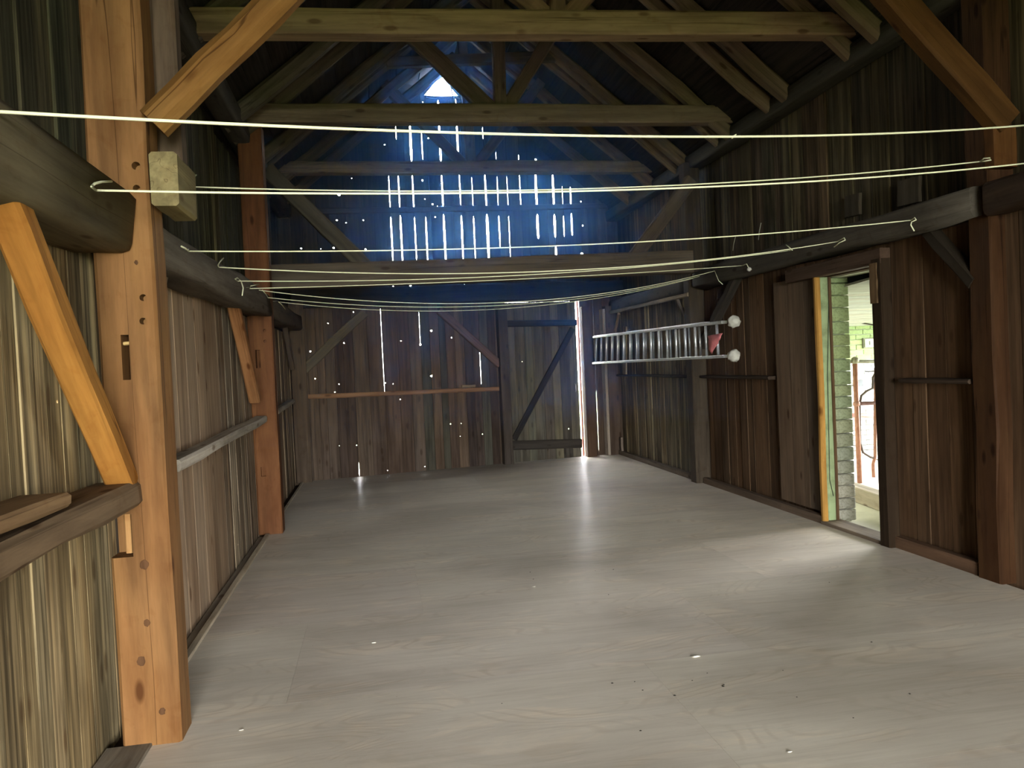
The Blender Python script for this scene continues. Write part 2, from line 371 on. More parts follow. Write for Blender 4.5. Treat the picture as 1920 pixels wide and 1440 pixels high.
d_up = dots([(636, 364, 5), (565, 465, 2.6), (577, 470, 1.3), (602, 466, 1.3), (626, 464, 3.2), (632, 412, 2.5), (649, 417, 1.2), (682, 412, 2), (622, 424, 2.2), (651, 449, 3), (664, 466, 3.3), (686, 467, 3.3), (1006, 298, 3.2), (1091, 377, 2), (1094, 422, 3), (1092, 475, 4), (722, 270, 2), (804, 258, 2.4), (815, 240, 2.4), (908, 287, 1.5), (793, 337, 3), (812, 382, 3), (822, 386, 2.6), (797, 372, 1.5), (817, 406, 2), (738, 536, 2.4), (770, 535, 3.2), (872, 534, 2.2), (787, 536, 1.2), (808, 536, 1.2), (841, 536, 1.2), (647, 190, 1.4), (782, 193, 1.8), (794, 190, 1.8), (657, 302, 1.5), (660, 333, 1.5)])
hs0, hz = fs_(797, 177); hs1, _ = fs_(862, 177); hsm, hzt = fs_(828, 140)
gjs = fill(gj+[hs0, hs1], -.35, 5.6, .14, .22)
def gtop(s):
    x = (FP+FU*s).x; z = roofz(x)+.12
    return min(z, hz) if hs0-.01 < s < hs1+.01 else z
upcols = [(.075, .07, .062), (.06, .055, .05), (.085, .08, .07), (.055, .055, .055)]
def gable_planks():
    # planks beside the hole keep full height, the ones under it stop at its sill
    a = [j for j in gjs if j <= hs0+1e-6]; b_ = [j for j in gjs if hs0-1e-6 <= j <= hs1+1e-6]; c_ = [j for j in gjs if j >= hs1-1e-6]
    full = lambda s: roofz((FP+FU*s).x)+.12
    for k, (js, top) in enumerate(((a, full), (b_, lambda s: hz), (c_, full))):
        plank_wall(back, FP-FN*.03, FU, FN, js, lambda s: 2.70, top, W_DARK, lambda i, s: mixcol(*upcols), gg_for(js), [h for h in d_up if js[0] <= h[0] <= js[-1]], seed=5, T=.018)
def gg_for(js): return [g for g in gg if js[0]-.005 <= g[0] <= js[-1]+.005]
gable_planks()
# small cheek boards frame the triangular hole under the ridge
for sa, sb in ((hs0, hsm), (hs1, hsm)):
    me = bpy.data.meshes.new('gable_board'); top = roofz((FP+FU*sa).x)+.12; t2 = roofz((FP+FU*sb).x)+.12
    pts = [(sa, hz), (sb, hzt), (sb, t2), (sa, top)]; vs = [tuple(fpt(s, z, -.03)-FP) for s, z in pts]+[tuple(fpt(s, z, -.055)-FP) for s, z in pts]
    me.from_pydata(vs, [], [(0, 1, 2, 3), (7, 6, 5, 4), (0, 4, 5, 1), (1, 5, 6, 2), (2, 6, 7, 3), (3, 7, 4, 0)])
    link('gable_board', me, Matrix.Translation(FP), back, W_DARK, (.09, .08, .07))
# horizontal boards of the gable frame that hide the planks' butt joints
def fbeam(name, p0, p1, hpx, d, mat, col, parent=None, off=.0, **kw):
    s0, z0 = fs_(*p0); s1, z1 = fs_(*p1); return timber(name, fpt(s0, z0, off+d/2), fpt(s1, z1, off+d/2), hpx*.0083, d, (0, 0, 1), mat, col, parent, **kw)
fbeam('gable_rail', (560, 397), (1260, 384), 11, .05, W_DARK, (.085, .08, .075), None, -.02, label='dark rail nailed across the gable planks behind the light cracks', cat='rail', kind='thing')
fbeam('gable_rail', (800, 183), (865, 182), 4, .04, W_DARK, (.1, .09, .08), None, -.02, label='short dark board under the bright triangular gable hole', cat='rail', kind='thing')
fbeam('girt_beam', (545, 562), (1165, 541), 33, .14, W_BEAM, (.085, .07, .06), None, 0, label='dark horizontal beam across the far wall above the plank door', cat='beam', kind='thing')
fbeam('girt_beam', (690, 113), (1010, 113), 14, .10, W_BEAM, (.11, .09, .075), None, 0.05, label='short dark collar beam high in the gable above the bright hole', cat='beam', kind='thing')
def fpost(x0, x1, y, ztop, col, **kw):
    s0 = fs_(x0, y)[0]; s1 = fs_(x1, y)[0]; return timber('wall_post', fpt((s0+s1)/2, 0, .07), fpt((s0+s1)/2, ztop, .07), s1-s0, .14, FU, W_BEAM, col, ch=.008, kind='thing', cat='post', **kw)
fpost(545, 574, 700, 2.66, (.13, .1, .075), label='dark timber post in the far left corner of the barn')
fpost(934, 951, 700, 2.5, (.085, .07, .06), label='slim dark post on the hinge side of the far plank door')
fpost(1090, 1107, 700, 2.5, (.1, .065, .045), label='reddish dark post on the latch side of the far plank door')
fpost(1133, 1153, 700, 2.5, (.1, .075, .06), label='dark corner post in the far right corner behind the ladder end')
fpost(1125, 1130, 640, 2.45, (.4, .34, .28), label='narrow pale upright board beside the slit at the ladder end')
fbeam('knee_brace', (569, 694), (683, 586), 17, .07, W_BEAM, (.17, .15, .11), None, .0, label='greenish grey brace rising from the far left corner post', cat='brace', kind='thing')
fbeam('knee_brace', (822, 582), (936, 684), 15, .07, W_BEAM, (.15, .1, .075), None, .0, label='reddish brace sloping down to the hinge post of the far door', cat='brace', kind='thing')
fbeam('wall_rail', (566, 744), (934, 729), 8, .06, W_BEAM, (.26, .16, .1), None, .0, label='thin reddish rail across the far wall at waist height', cat='rail', kind='thing')
fbeam('wood_offcut', (865, 724.5), (890, 723.5), 5, .05, W_BEAM, (.24, .2, .16), None, .0, label='short pale wood offcut lying on the far wall rail', cat='wood block', kind='thing')
# outer red-painted board seen in the door gap
fb = timber('door_stop', fpt(DR+.035, 0, -.06), fpt(DR+.035, DT, -.06), .035, .03, FU, P_PAINT, (.13, .035, .022), back)

tube('hanging_wire', [fpt(*fs_(843, 150), .02), fpt(*fs_(846, 172), .02), fpt(*fs_(851, 188), .02), fpt(*fs_(857, 204), .02)], .012, P_RUST, (.05, .04, .04), label='dark wire hanging across the bright triangular gable hole', cat='wire', kind='thing')
# ---- the Z-braced plank door
HX = Vector(fpt(DL, 0, -.01))
door = empty('door_1', tuple(HX), 'weathered plank door with Z brace, light shining past its latch edge', 'door', kind='structure')
dw = DR-DL-.024
dj = [0]; 
for w in (.13, .15, .12, .16, .14, .13, .15, .14): dj.append(dj[-1]+w)
dj = [j/dj[-1]*dw for j in dj]
dh = [(fs_(980, 678)[0]-DL, fs_(980, 678)[1], .006), (fs_(1067, 804)[0]-DL, fs_(1067, 804)[1], .013)]
plank_wall(door, HX, FU, FN, dj, lambda s: .001, lambda s: 2.5985, W_DARK, lambda i, s: mixcol((.1, .1, .085), (.12, .115, .095), (.15, .15, .115), (.09, .085, .075)), [], dh, seed=8)
def dp(x, y, d=.0): s, z = fs_(x, y); return fpt(s, z, d)
timber('ledger', dp(944, 607, .02), dp(1080, 605, .02), .105, .035, (0, 0, 1), W_DARK, (.03, .028, .026), door, jitter=.002)
timber('ledger', dp(957, 835, .02), dp(1090, 831, .02), .15, .035, (0, 0, 1), W_DARK, (.045, .04, .035), door, jitter=.002)
timber('diagonal_brace', dp(963, 824, .02), dp(1073, 616, .02), .1, .03, FU, W_DARK, (.035, .032, .03), door, jitter=.002)
hp = fs_(1077, 727); pts = [fpt(hp[0]+.01, hp[1]+.07, .005), fpt(hp[0]-.0, hp[1]+.05, .05), fpt(hp[0], hp[1]-.05, .05), fpt(hp[0]+.01, hp[1]-.07, .005)]
tube('handle', pts, .008, P_METAL, (.35, .3, .28), door, label='curved iron pull handle')

# ---------------------------------------------------------------- left wall
LX = -1.25; LU = Vector((0, 1, 0)); LN = Vector((1, 0, 0))
left = empty('wall_left', (LX, 3, 0), 'weathered plank wall on the side of the orange posts', 'wall', kind='structure')
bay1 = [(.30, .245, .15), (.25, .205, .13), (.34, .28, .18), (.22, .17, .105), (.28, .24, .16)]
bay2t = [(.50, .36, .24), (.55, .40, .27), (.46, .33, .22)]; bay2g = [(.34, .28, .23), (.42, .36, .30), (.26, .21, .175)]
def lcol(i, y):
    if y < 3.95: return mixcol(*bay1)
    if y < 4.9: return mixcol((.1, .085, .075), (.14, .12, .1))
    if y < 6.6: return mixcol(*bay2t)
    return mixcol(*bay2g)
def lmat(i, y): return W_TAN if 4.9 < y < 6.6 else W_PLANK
def lhole(x, y, d):
    p = at(x, y, 0, LX); return (p.y, p.z, d)
PRE = [-6.3, -4.7, -3.5, -2.3, -1.1]
lj = PRE+rjoints(.1, 4.62, .10, .17)[:-1]+[4.78]+rjoints(4.95, 6.6, .26, .38)+rjoints(6.6, 12.1, .12, .17)[1:]
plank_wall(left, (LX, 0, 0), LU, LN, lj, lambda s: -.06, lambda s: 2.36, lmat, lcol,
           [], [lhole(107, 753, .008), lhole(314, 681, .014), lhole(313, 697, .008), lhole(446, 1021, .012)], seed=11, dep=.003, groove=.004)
def ucol(i, y):
    if 4.35 < y < 5.15: return mixcol((.26, .22, .19))
    return mixcol((.10, .10, .065), (.13, .12, .08), (.08, .08, .055))
plank_wall(left, (-1.42, 0, 0), LU, LN, PRE+rjoints(.1, 4.4, .13, .2)[:-1]+[4.38, 4.75, 5.1]+rjoints(5.1, 12.1, .14, .2)[1:], lambda s: 2.2, lambda s: 4.1, W_PLANK, ucol, [], [(at(165, 150, 0, -1.42).y, at(165, 150, 0, -1.42).z, .008)], seed=12, dep=.012, groove=.005)
# ledge closing the offset between lower and upper boards, behind the plates
box('sealing_board', (-1.46, -6.3, 2.2), (-1.24, 12.1, 2.235), W_DARK, (.06, .05, .04), left)

def thing_t(name, A, B, w, d, side, mat, col, label, cat, **kw):
    return timber(name, A, B, w, d, side, mat, col, label=label, cat=cat, kind='thing', **kw)
# sill along the left wall at floor level
box('sill_beam', (-1.24, 3.9, -.045), (-1.16, 8.1, -.012), W_BEAM, (.4, .36, .3), label='grey sill strip at the foot of the tan planks', cat='sill', kind='thing')
box('floor_trim', (-1.172, 3.88, -.03), (-1.128, 8.1, .018), W_BEAM, (.75, .68, .55), label='pale batten along the floor edge below the tan planks', cat='trim', kind='thing')
box('floor_trim', (-1.162, 8.35, -.03), (-1.13, 11.8, .012), W_BEAM, (.7, .64, .52), label='pale batten along the floor edge in the far left bay', cat='trim', kind='thing')
box('floor_board', (-1.24, 3.05, -.03), (-1.05, 3.62, .012), W_BEAM, (.3, .27, .22), label='short grey board on the floor at the foot of the orange post', cat='board', kind='thing')

# ---- posts with peg holes and mortises (holes really cut)
def cut_holes(o, cutters):
    """cutters: world boxes (lo, hi) or ('cyl', centre, radius, depth axis y)"""
    for c_ in cutters:
        bm = bmesh.new()
        if c_[0] == 'cyl':
            bmesh.ops.create_cone(bm, cap_ends=True, segments=12, radius1=c_[2], radius2=c_[2], depth=c_[3], matrix=Matrix.Translation(c_[1]) @ Matrix.Rotation(H, 4, 'X'))
        else:
            lo, hi = Vector(c_[0]), Vector(c_[1])
            bmesh.ops.create_cube(bm, size=1, matrix=Matrix.Translation((lo+hi)/2) @ Matrix.Diagonal((*(hi-lo), 1)))
        me = bpy.data.meshes.new('cut'); bm.to_mesh(me); bm.free(); co = bpy.data.objects.new('cut', me); C.objects.link(co)
        md = o.modifiers.new('b', 'BOOLEAN'); md.operation = 'DIFFERENCE'; md.object = co; md.solver = 'EXACT'
        dg = bpy.context.evaluated_depsgraph_get(); new = bpy.data.meshes.new_from_object(o.evaluated_get(dg)); o.modifiers.clear(); old = o.data; o.data = new
        bpy.data.objects.remove(co); bpy.data.meshes.remove(me)
Y1 = 3.62
post1 = timber('timber_post', (-1.05, Y1+.1, 0), (-1.05, Y1+.1, 4.1), .245, .2, (1, 0, 0), W_POST, (.24, .13, .062), seg=8, jitter=.007, ch=.012,
               label='thick orange-brown post with square mortise and round peg holes', cat='post', kind='thing')
def on(x, y, Y=Y1): return at(x, y, 1, Y)
a, b_ = on(226, 628), on(246, 712)
c1, c2 = on(216, 966), on(250, 1044)
cuts = [((a.x, Y1-.05, b_.z), (b_.x, Y1+.13, a.z)), ((c1.x-.06, Y1-.05, c2.z), (c2.x, Y1+.12, c1.z))]
for (x, y, r) in ((268, 558, .015), (268, 602, .015), (255, 311, .018), (256, 353, .015)):
    p = on(x, y); cuts.append(('cyl', Vector((p.x, Y1, p.z)), r, .12))
cut_holes(post1, cuts)
for k, (x, y, r) in enumerate(((255, 735, .020), (270, 1059, .019), (275, 1168, .015), (264, 1240, .020), (304, 1334, .015), (255, 492, .012))):
    p = on(x, y); o = blob('knot', (p.x, Y1+.003, p.z), r, W_DARK, (.13, .07, .035), post1, (1, .25, 1.2), .1, k)
p0, p1 = on(225, 968), on(242, 1042)
box('filler_strip', (p0.x, Y1+.05, p1.z), (p1.x-.002, Y1+.08, p0.z), W_POST, (.38, .24, .13), post1)
p0, p1 = on(228, 647), on(245, 640)
box('tenon', (p0.x, Y1+.02, p0.z), (p1.x, Y1+.05, p1.z), W_POST, (.6, .45, .25), post1)
# stud beside the post, upper part, and the cut stub
thing_t('wall_stud', (-.93, 3.95, 2.62), (-.93, 3.95, 4.1), .17, .12, (1, 0, 0), W_BEAM, (.17, .12, .085), 'dark stud behind the top of the orange post', 'post')
thing_t('timber_stub', (-.86, 3.60, 2.475), (-.86, 3.95, 2.475), .115, .235, (1, 0, 0), W_BEAM, (.36, .30, .15), 'short greenish timber block sticking out beside the orange post', 'wood block', seg=3)
post2 = timber('timber_post', (-1.125, 8.24, 0), (-1.125, 8.24, 4.1), .235, .2, (1, 0, 0), W_POST, (.17, .082, .048), seg=6,
               label='reddish brown post between the second and third left bay', cat='post', kind='thing')
q2 = []
for (x, y) in ((496, 620), (497, 640)):
    p = at(x, y, 1, 8.14); q2.append(('cyl', Vector((p.x, 8.14, p.z)), .016, .1))
a, b_ = at(482, 656, 1, 8.14), at(489, 690, 1, 8.14); q2.append(((a.x-.02, 8.05, b_.z), (b_.x, 8.25, a.z)))
a, b_ = at(489, 876, 1, 8.14), at(499, 893, 1, 8.14); q2.append(((a.x, 8.05, b_.z), (b_.x, 8.18, a.z)))
cut_holes(post2, q2)

# plates (rough hewn logs) on the left
def log(name, A, B, w, d, mat, col, label, cat='beam', seed=0, seg=10, parent=None, rough=.03):
    A, B = Vector(A), Vector(B); Lh = (B-A).length; M = frame(A, B-A, (1, 0, 0)); n = 12; vs, fs = [], []
    for i in range(seg+1):
        t = i/seg
        for k in range(n):
            a = 2*math.pi*(k+.5)/n; ca, sa = math.cos(a), math.sin(a)
            e = .28; x = math.copysign(abs(ca)**e, ca)*w/2; y_ = math.copysign(abs(sa)**e, sa)*d/2
            q = rough*noise.noise(Vector((ca*1.2, sa*1.2+seed*5, t*Lh*.9)))
            vs.append((x*(1+q*2/w*.5)+q*.3, y_+q*sa, t*Lh))
    for i in range(seg):
        for k in range(n): fs.append((i*n+k, i*n+(k+1) % n, (i+1)*n+(k+1) % n, (i+1)*n+k))
    fs.append(tuple(range(n-1, -1, -1))); fs.append(tuple(seg*n+k for k in range(n)))
    me = bpy.data.meshes.new(name); me.from_pydata(vs, [], fs)
    for p in me.polygons: p.use_smooth = len(p.vertices) == 4
    return props(link(name, me, M, parent, mat, col), label, cat, None, 'thing')
log('wall_plate', (-1.14, -6.2, 2.285), (-1.14, 3.60, 2.285), .28, .27, W_BEAM, (.22, .19, .12), 'rough hewn grey-green log beam in front of the orange post', seed=1, rough=.05)
log('wall_plate', (-1.12, 3.84, 2.27), (-1.12, 8.12, 2.31), .24, .24, W_BEAM, (.22, .19, .16), 'grey hewn beam above the tan planks carrying the clothesline hooks', seed=2, rough=.035)
log('wall_plate', (-1.14, 8.36, 2.31), (-1.14, 12.0, 2.35), .22, .22, W_BEAM, (.16, .13, .1), 'dark hewn beam over the far left bay behind the reddish post', seed=3)
# braces and rails on the left
thing_t('knee_brace', (-1.10, 2.5, 2.34), (-1.10, 3.60, 1.16), .10, .11, (0, 1, 0), W_POST, (.42, .21, .06), 'orange diagonal brace leaning against the orange post', 'brace', seg=5)
thing_t('knee_brace', (-1.13, 4.60, 2.24), (-1.17, 4.08, 1.6), .06, .08, (1, 0, 0), W_BEAM, (.2, .16, .12), 'small grey brace behind the orange post under the beam', 'brace')
thing_t('knee_brace', at(437, 570, 0, -1.14), at(478, 750, 0, -1.14), .08, .10, (0, 1, 0), W_POST, (.42, .22, .12), 'reddish slim brace meeting the second post below the hooks', 'brace')
thing_t('knee_brace', at(532, 600, 0, -1.16), at(548, 690, 0, -1.16), .07, .07, (0, 1, 0), W_BEAM, (.16, .12, .09), 'dark slim brace in the far left bay near the corner', 'brace')
thing_t('wall_rail', (-1.13, -1.5, 1.13), (-1.13, 3.62, 1.12), .2, .11, (1, 0, 0), W_BEAM, (.27, .185, .11), 'thick rough rail running to the orange post at waist height', 'rail', seg=12, jitter=.012, ch=.02)
thing_t('wood_offcut', (-1.12, 1.8, 1.225), (-1.12, 2.85, 1.215), .17, .05, (1, 0, 0), W_BEAM, (.33, .22, .12), 'brown board offcut lying on the near left rail', 'wood block')
thing_t('wall_rail', at(318, 874, 0, -1.13), at(489, 786, 0, -1.13), .12, .065, (1, 0, 0), W_BEAM, (.6, .56, .5), 'grey dusty rail across the tan planks between two posts', 'rail', seg=6)
thing_t('wall_rail', at(514, 773, 0, -1.14), at(546, 752, 0, -1.14), .1, .055, (1, 0, 0), W_BEAM, (.5, .46, .4), 'grey rail in the far left bay behind the reddish post', 'rail')
# upper left studs
thing_t('wall_stud', (-1.27, 5.55, 2.2), (-1.27, 5.55, 3.95), .16, .12, (0, 1, 0), W_BEAM, (.1, .09, .065), 'dark upright stud above the left beam near the pale board', 'post')
thing_t('wall_stud', (-1.27, 10.2, 2.35), (-1.27, 10.2, 3.95), .14, .12, (0, 1, 0), W_BEAM, (.09, .08, .06), 'dark upright stud high in the far left bay', 'post')
log('eave_plate', (-1.22, -6.2, 4.02), (-1.22, 12.1, 4.02), .2, .2, W_BEAM, (.10, .09, .075), 'long dark eave beam high along the left wall', seed=4, seg=16)

# ---------------------------------------------------------------- right wall
RXp = 4.10; RU = Vector((0, -1, 0)); RN = Vector((-1, 0, 0))
right = empty('wall_right', (RXp, 6, 0), 'dark brown plank wall on the doorway side', 'wall', kind='structure')
DY0, DY1, DZ = 5.70, 6.52, 2.26
rc = [(.135, .084, .048), (.11, .07, .041), (.155, .1, .058), (.095, .063, .038)]; rcf = [(.2, .18, .14), (.17, .15, .12), (.23, .2, .15), (.15, .13, .1)]
def rcol(i, s): return mixcol(*(rcf if -s > 9.2 else rc))
plank_wall(right, (RXp, 0, 0), RU, RN, rjoints(-13.05, -DY1, .13, .22), lambda s: -.06, lambda s: 2.5, lambda i, s: W_PLANK if -s > 9.2 else W_DARK, rcol, seed=21, dep=.006, groove=.005)
plank_wall(right, (RXp, 0, 0), RU, RN, rjoints(-DY1, -DY0, .2, .3), lambda s: DZ, lambda s: 2.5, W_DARK, rcol, seed=22)
plank_wall(right, (RXp, 0, 0), RU, RN, rjoints(-DY0, -.1, .15, .27)+[1.1, 2.3, 3.5, 4.7, 6.3], lambda s: -.06, lambda s: 2.5, W_DARK, rcol, seed=23, dep=.006, groove=.005)
urc = [(.072, .064, .042), (.09, .078, .05), (.055, .047, .033), (.08, .06, .042), (.10, .09, .065)]
plank_wall(right, (4.16, 0, 0), RU, RN, rjoints(-13.05, -.1, .16, .3)+[1.1, 2.3, 3.5, 4.7, 6.3], lambda s: 2.3, lambda s: 4.12, W_PLANK, lambda i, s: mixcol(*urc), [], [(-at(1474, 195, 0, 4.16).y, at(1474, 195, 0, 4.16).z, .007)], seed=24, dep=.012, groove=.005)
box('sealing_board', (4.08, -6.3, 2.44), (4.2, 13.0, 2.48), W_DARK, (.05, .04, .03), right)
log('wall_plate', (4.0, 4.55, 2.53), (4.0, 9.1, 2.53), .2, .2, W_BEAM, (.10, .09, .075), 'grey-brown hewn beam above the open doorway carrying hooks', seed=6, rough=.06)
log('wall_plate', (4.02, 9.3, 2.50), (4.02, 12.9, 2.50), .17, .18, W_BEAM, (.1, .09, .08), 'dark hewn beam high on the wall behind the ladder', seed=7)
log('wall_plate', (4.02, -1.5, 2.53), (4.02, 4.46, 2.53), .2, .2, W_BEAM, (.15, .1, .07), 'dark hewn beam beyond the near right post', seed=8)
log('eave_plate', (4.06, -6.2, 4.02), (4.06, 13.0, 4.02), .2, .18, W_BEAM, (.075, .07, .055), 'long dark eave beam high along the right wall', seed=9, seg=16)
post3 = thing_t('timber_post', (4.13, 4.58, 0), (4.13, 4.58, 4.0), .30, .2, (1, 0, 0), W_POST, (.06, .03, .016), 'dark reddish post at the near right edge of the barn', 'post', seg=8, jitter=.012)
thing_t('timber_post', (3.99, 9.29, 0), (3.99, 9.29, 4.0), .2, .18, (1, 0, 0), W_BEAM, (.085, .07, .053), 'grey-brown post on the right wall between ladder and sliding door', 'post', seg=6)
thing_t('timber_stub', (4.06, 4.46, 2.72), (4.06, 4.46, 2.98), .17, .1, (1, 0, 0), W_POST, (.10, .05, .02), 'orange-brown block on the near right post above the beam', 'wood block', seg=3)
# pale boards fixed above the right beam
for (x, y0, y1, w, lab) in ((1600, 365, 405, .22, 'small dark board end above the doorway beam, farther of two'), (1705, 335, 383, .26, 'small brown board end above the doorway beam, nearer of two')):
    p = at(x, y1, 0, 4.1); q = at(x, y0, 0, 4.1); thing_t('board_end', (4.1, p.y, p.z), (4.1, q.y, q.z), w, .03, (0, 1, 0), W_BEAM, (.085, .07, .05), lab, 'board', seg=2)
thing_t('knee_brace', (4.03, 5.1, 2.44), (4.03, 4.66, 2.0), .09, .1, (0, 1, 0), W_BEAM, (.035, .028, .02), 'dark brace under the beam beside the near right post', 'brace')
thing_t('knee_brace', (4.02, 8.15, 2.46), (4.02, 9.15, 1.72), .1, .1, (0, 1, 0), W_BEAM, (.07, .06, .05), 'dark brace under the beam above the rag-capped ladder ends', 'brace')
for (y0, y1, lab) in ((4.7, 5.42, 'dark narrow shelf rail between doorway and near right post'), (7.45, 9.18, 'dark narrow shelf rail between sliding door and mid right post'), (9.4, 12.6, 'dark narrow shelf rail on the far right wall below the ladder')):
    thing_t('wall_rail', (4.03, y0, 1.335), (4.03, y1, 1.335), .12, .035, (1, 0, 0), W_BEAM, (.06, .042, .03), lab, 'rail')
box('baseboard_right', (3.955, 9.4, -.01), (4.02, 12.6, .07), W_BEAM, (.24, .2, .16), label='pale skirting board along the far right wall under the ladder', cat='skirting board', kind='structure')
box('baseboard_right', (3.97, 6.55, -.01), (4.04, 9.18, .07), W_BEAM, (.17, .13, .1), label='brown skirting board under the sliding door', cat='skirting board', kind='structure')
box('baseboard_right', (4.0, 4.7, -.01), (4.07, 5.62, .09), W_BEAM, (.2, .12, .075), label='brown skirting board between doorway and near right post', cat='skirting board', kind='structure')
# shelf pole with two struts above the ladder
A, B = at(1145, 586, 0, 3.9), at(1292, 552, 0, 3.9)
sh = empty('bracket_rail', tuple(A), 'pale rail on two little struts above the hanging ladder', 'rail', kind='thing')
timber('rail_bar', A, B, .05, .05, (0, 0, 1), W_BEAM, (.38, .33, .27), sh)
timber('strut', at(1160, 588, 0, 3.92), at(1150, 640, 0, 4.04), .05, .04, (0, 1, 0), W_BEAM, (.35, .27, .2), sh)
timber('strut', at(1270, 560, 0, 3.92), at(1292, 606, 0, 4.04), .05, .04, (0, 1, 0), W_BEAM, (.3, .26, .22), sh)
# pale loose boards standing behind the ladder
for (x, y0, y1, w, lab) in ((1172, 612, 705, .16, 'pale short board behind the ladder near its far end, wider one'),):
    p, q = at(x, y1, 0, 4.0), at(x, y0, 0, 4.0); thing_t('loose_board', p, q, w, .025, (0, 1, 0), W_PLANK, (.42, .37, .3), lab, 'board')
p, q = at(1162, 848, 0, 3.97), at(1160, 820, 0, 3.97); thing_t('wood_offcut', (3.98, p.y-.1, 0), (3.98, p.y-.1, .3), .07, .04, (0, 1, 0), W_BEAM, (.22, .18, .15), 'small upright offcut at the far right corner floor', 'wood block')

# sliding door beside the opening
sd = empty('door_2', (4.05, 6.55, 0), 'brown flush board door closed beside the open doorway', 'door', kind='structure')
plank_wall(sd, (4.04, 0, 0), RU, RN, [-7.40, -7.12, -6.84, -6.55], lambda s: .09, lambda s: 2.30, W_TAN, lambda i, s: jit((.14, .10, .068), .05, .05), seed=31, T=.04)
# doorway frame
dfm = empty('doorway_frame', (4.0, 6.1, 0), 'brown board frame around the open doorway with yellow jamb', 'door frame', kind='thing')
box('lintel', (3.95, 5.56, 2.26), (4.04, 7.0, 2.38), W_BEAM, (.10, .065, .045), dfm)
timber('jamb', (4.0, 5.62, 0), (4.0, 5.62, 2.30), .1, .13, (1, 0, 0), W_BEAM, (.045, .03, .018), dfm, label='dark brown jamb')
timber('jamb_cap', (3.955, 5.645, 1.95), (3.955, 5.645, 2.27), .03, .1, (1, 0, 0), W_BEAM, (.2, .13, .07), dfm)
timber('jamb', (3.995, 6.535, 0), (3.995, 6.535, 2.26), .055, .05, (1, 0, 0), W_POST, (.36, .22, .075), dfm, label='yellow-orange inner jamb')
timber('jamb_lining', (4.075, 6.56, .0), (4.075, 6.56, 2.26), .10, .05, (1, 0, 0), P_PAINT, (.22, .27, .13), dfm, label='green painted lining board')
box('threshold', (3.96, 5.68, -.04), (4.16, 6.55, .03), W_BEAM, (.27, .22, .17), dfm)
tube('cable', [at(1551, 520, 0, 4.12)+Vector((0, -.03, 0)), at(1552, 700, 1, 6.52), at(1556, 900, 1, 6.52), at(1563, 930, 1, 6.52)], .003, P_RUST, (.03, .04, .03), dfm, label='black cable')

# ---------------------------------------------------------------- stable behind the doorway
st = empty('wall_stable', (6, 8, 0), 'whitewashed green brick stable walls beyond the doorway', 'wall', kind='structure')
def shell(name, lo, hi, mat, col, par=None):
    lo, hi = Vector(lo), Vector(hi); bm = bmesh.new(); bmesh.ops.create_cube(bm, size=1, matrix=Matrix.Diagonal((*(hi-lo), 1)))
    me = bpy.data.meshes.new(name); bm.to_mesh(me); bm.free(); return link(name, me, Matrix.Translation((lo+hi)/2), par, mat, col)
GRN, WHT = (.50, .56, .36), (.82, .83, .80)
shell('masonry', (4.20, 6.64, -.1), (4.33, 10.8, 2.6), P_LIME, (.6, .62, .5), st)
shell('masonry', (4.20, 3.0, -.1), (4.33, 5.5, 2.6), P_LIME, (.6, .62, .5), st)
shell('masonry', (4.30, 10.56, -.1), (8.8, 10.8, 2.6), P_LIME, (.5, .5, .42), st)
shell('masonry', (4.3, 3.0, -.1), (8.8, 3.2, 2.6), P_LIME, (.7, .72, .66), st)
for lo, hi in (((8.6, 3.2, -.1), (8.8, 7.0, 2.6)), ((8.6, 10.2, -.1), (8.8, 10.8, 2.6)), ((8.6, 7.0, -.1), (8.8, 10.2, .45)), ((8.6, 7.0, 1.9), (8.8, 10.2, 2.6))):
    shell('masonry', lo, hi, P_LIME, (.5, .5, .46), st)
shell('masonry', (4.2, 5.5, 2.26), (4.33, 6.64, 2.6), P_LIME, (.6, .62, .5), st)
# bricks
bm = bmesh.new(); bmesh.ops.create_cube(bm, size=1); bmesh.ops.bevel(bm, geom=list(bm.edges), offset=.06, segments=1, affect='EDGES')
bme = bpy.data.meshes.new('brick'); bm.to_mesh(bme); bm.free(); bme.materials.append(P_PAINT)
def brick(lo, hi, col):
    lo, hi = Vector(lo), Vector(hi); c = (lo+hi)/2; o = bpy.data.objects.new('brick', bme); C.objects.link(o); o.parent = st
    M = Matrix.Translation(c) @ Matrix.Diagonal((*(hi-lo), 1)); o.matrix_local = W[st].inverted() @ M; W[o] = M; o.color = (*col, 1)
z = 0
while z < 2.26:                                   # the reveal: one large block per course
    h = min(rnd.uniform(.105, .13), 2.26-z); k = rnd.uniform(-.006, .006); g = min(1, max(0, (z-.3)/1.2))
    col = tuple(a*(1-g)+b_*g for a, b_ in zip((.30, .29, .24), (.26, .32, .15)))
    brick((4.13, 6.57+k, z+.003), (4.335+k, 6.67, z+h-.003), jit(col, .1, .1)); z += h
z = 0; r = 0
while z < 2.3:                                    # far stable wall in running bond
    x = 6.2+(r % 2)*.12
    while x < 8.2:
        g = z > 1.42 + .0*x
        col = (.25, .32, .14) if g else ((.50, .52, .52) if z > .72 else (.22, .21, .19))
        brick((x+.003, 10.53+rnd.uniform(-.004, .004), z+.004), (x+.237, 10.58, z+.071), jit(col, .1, .07)); x += .24
    z += .075; r += 1
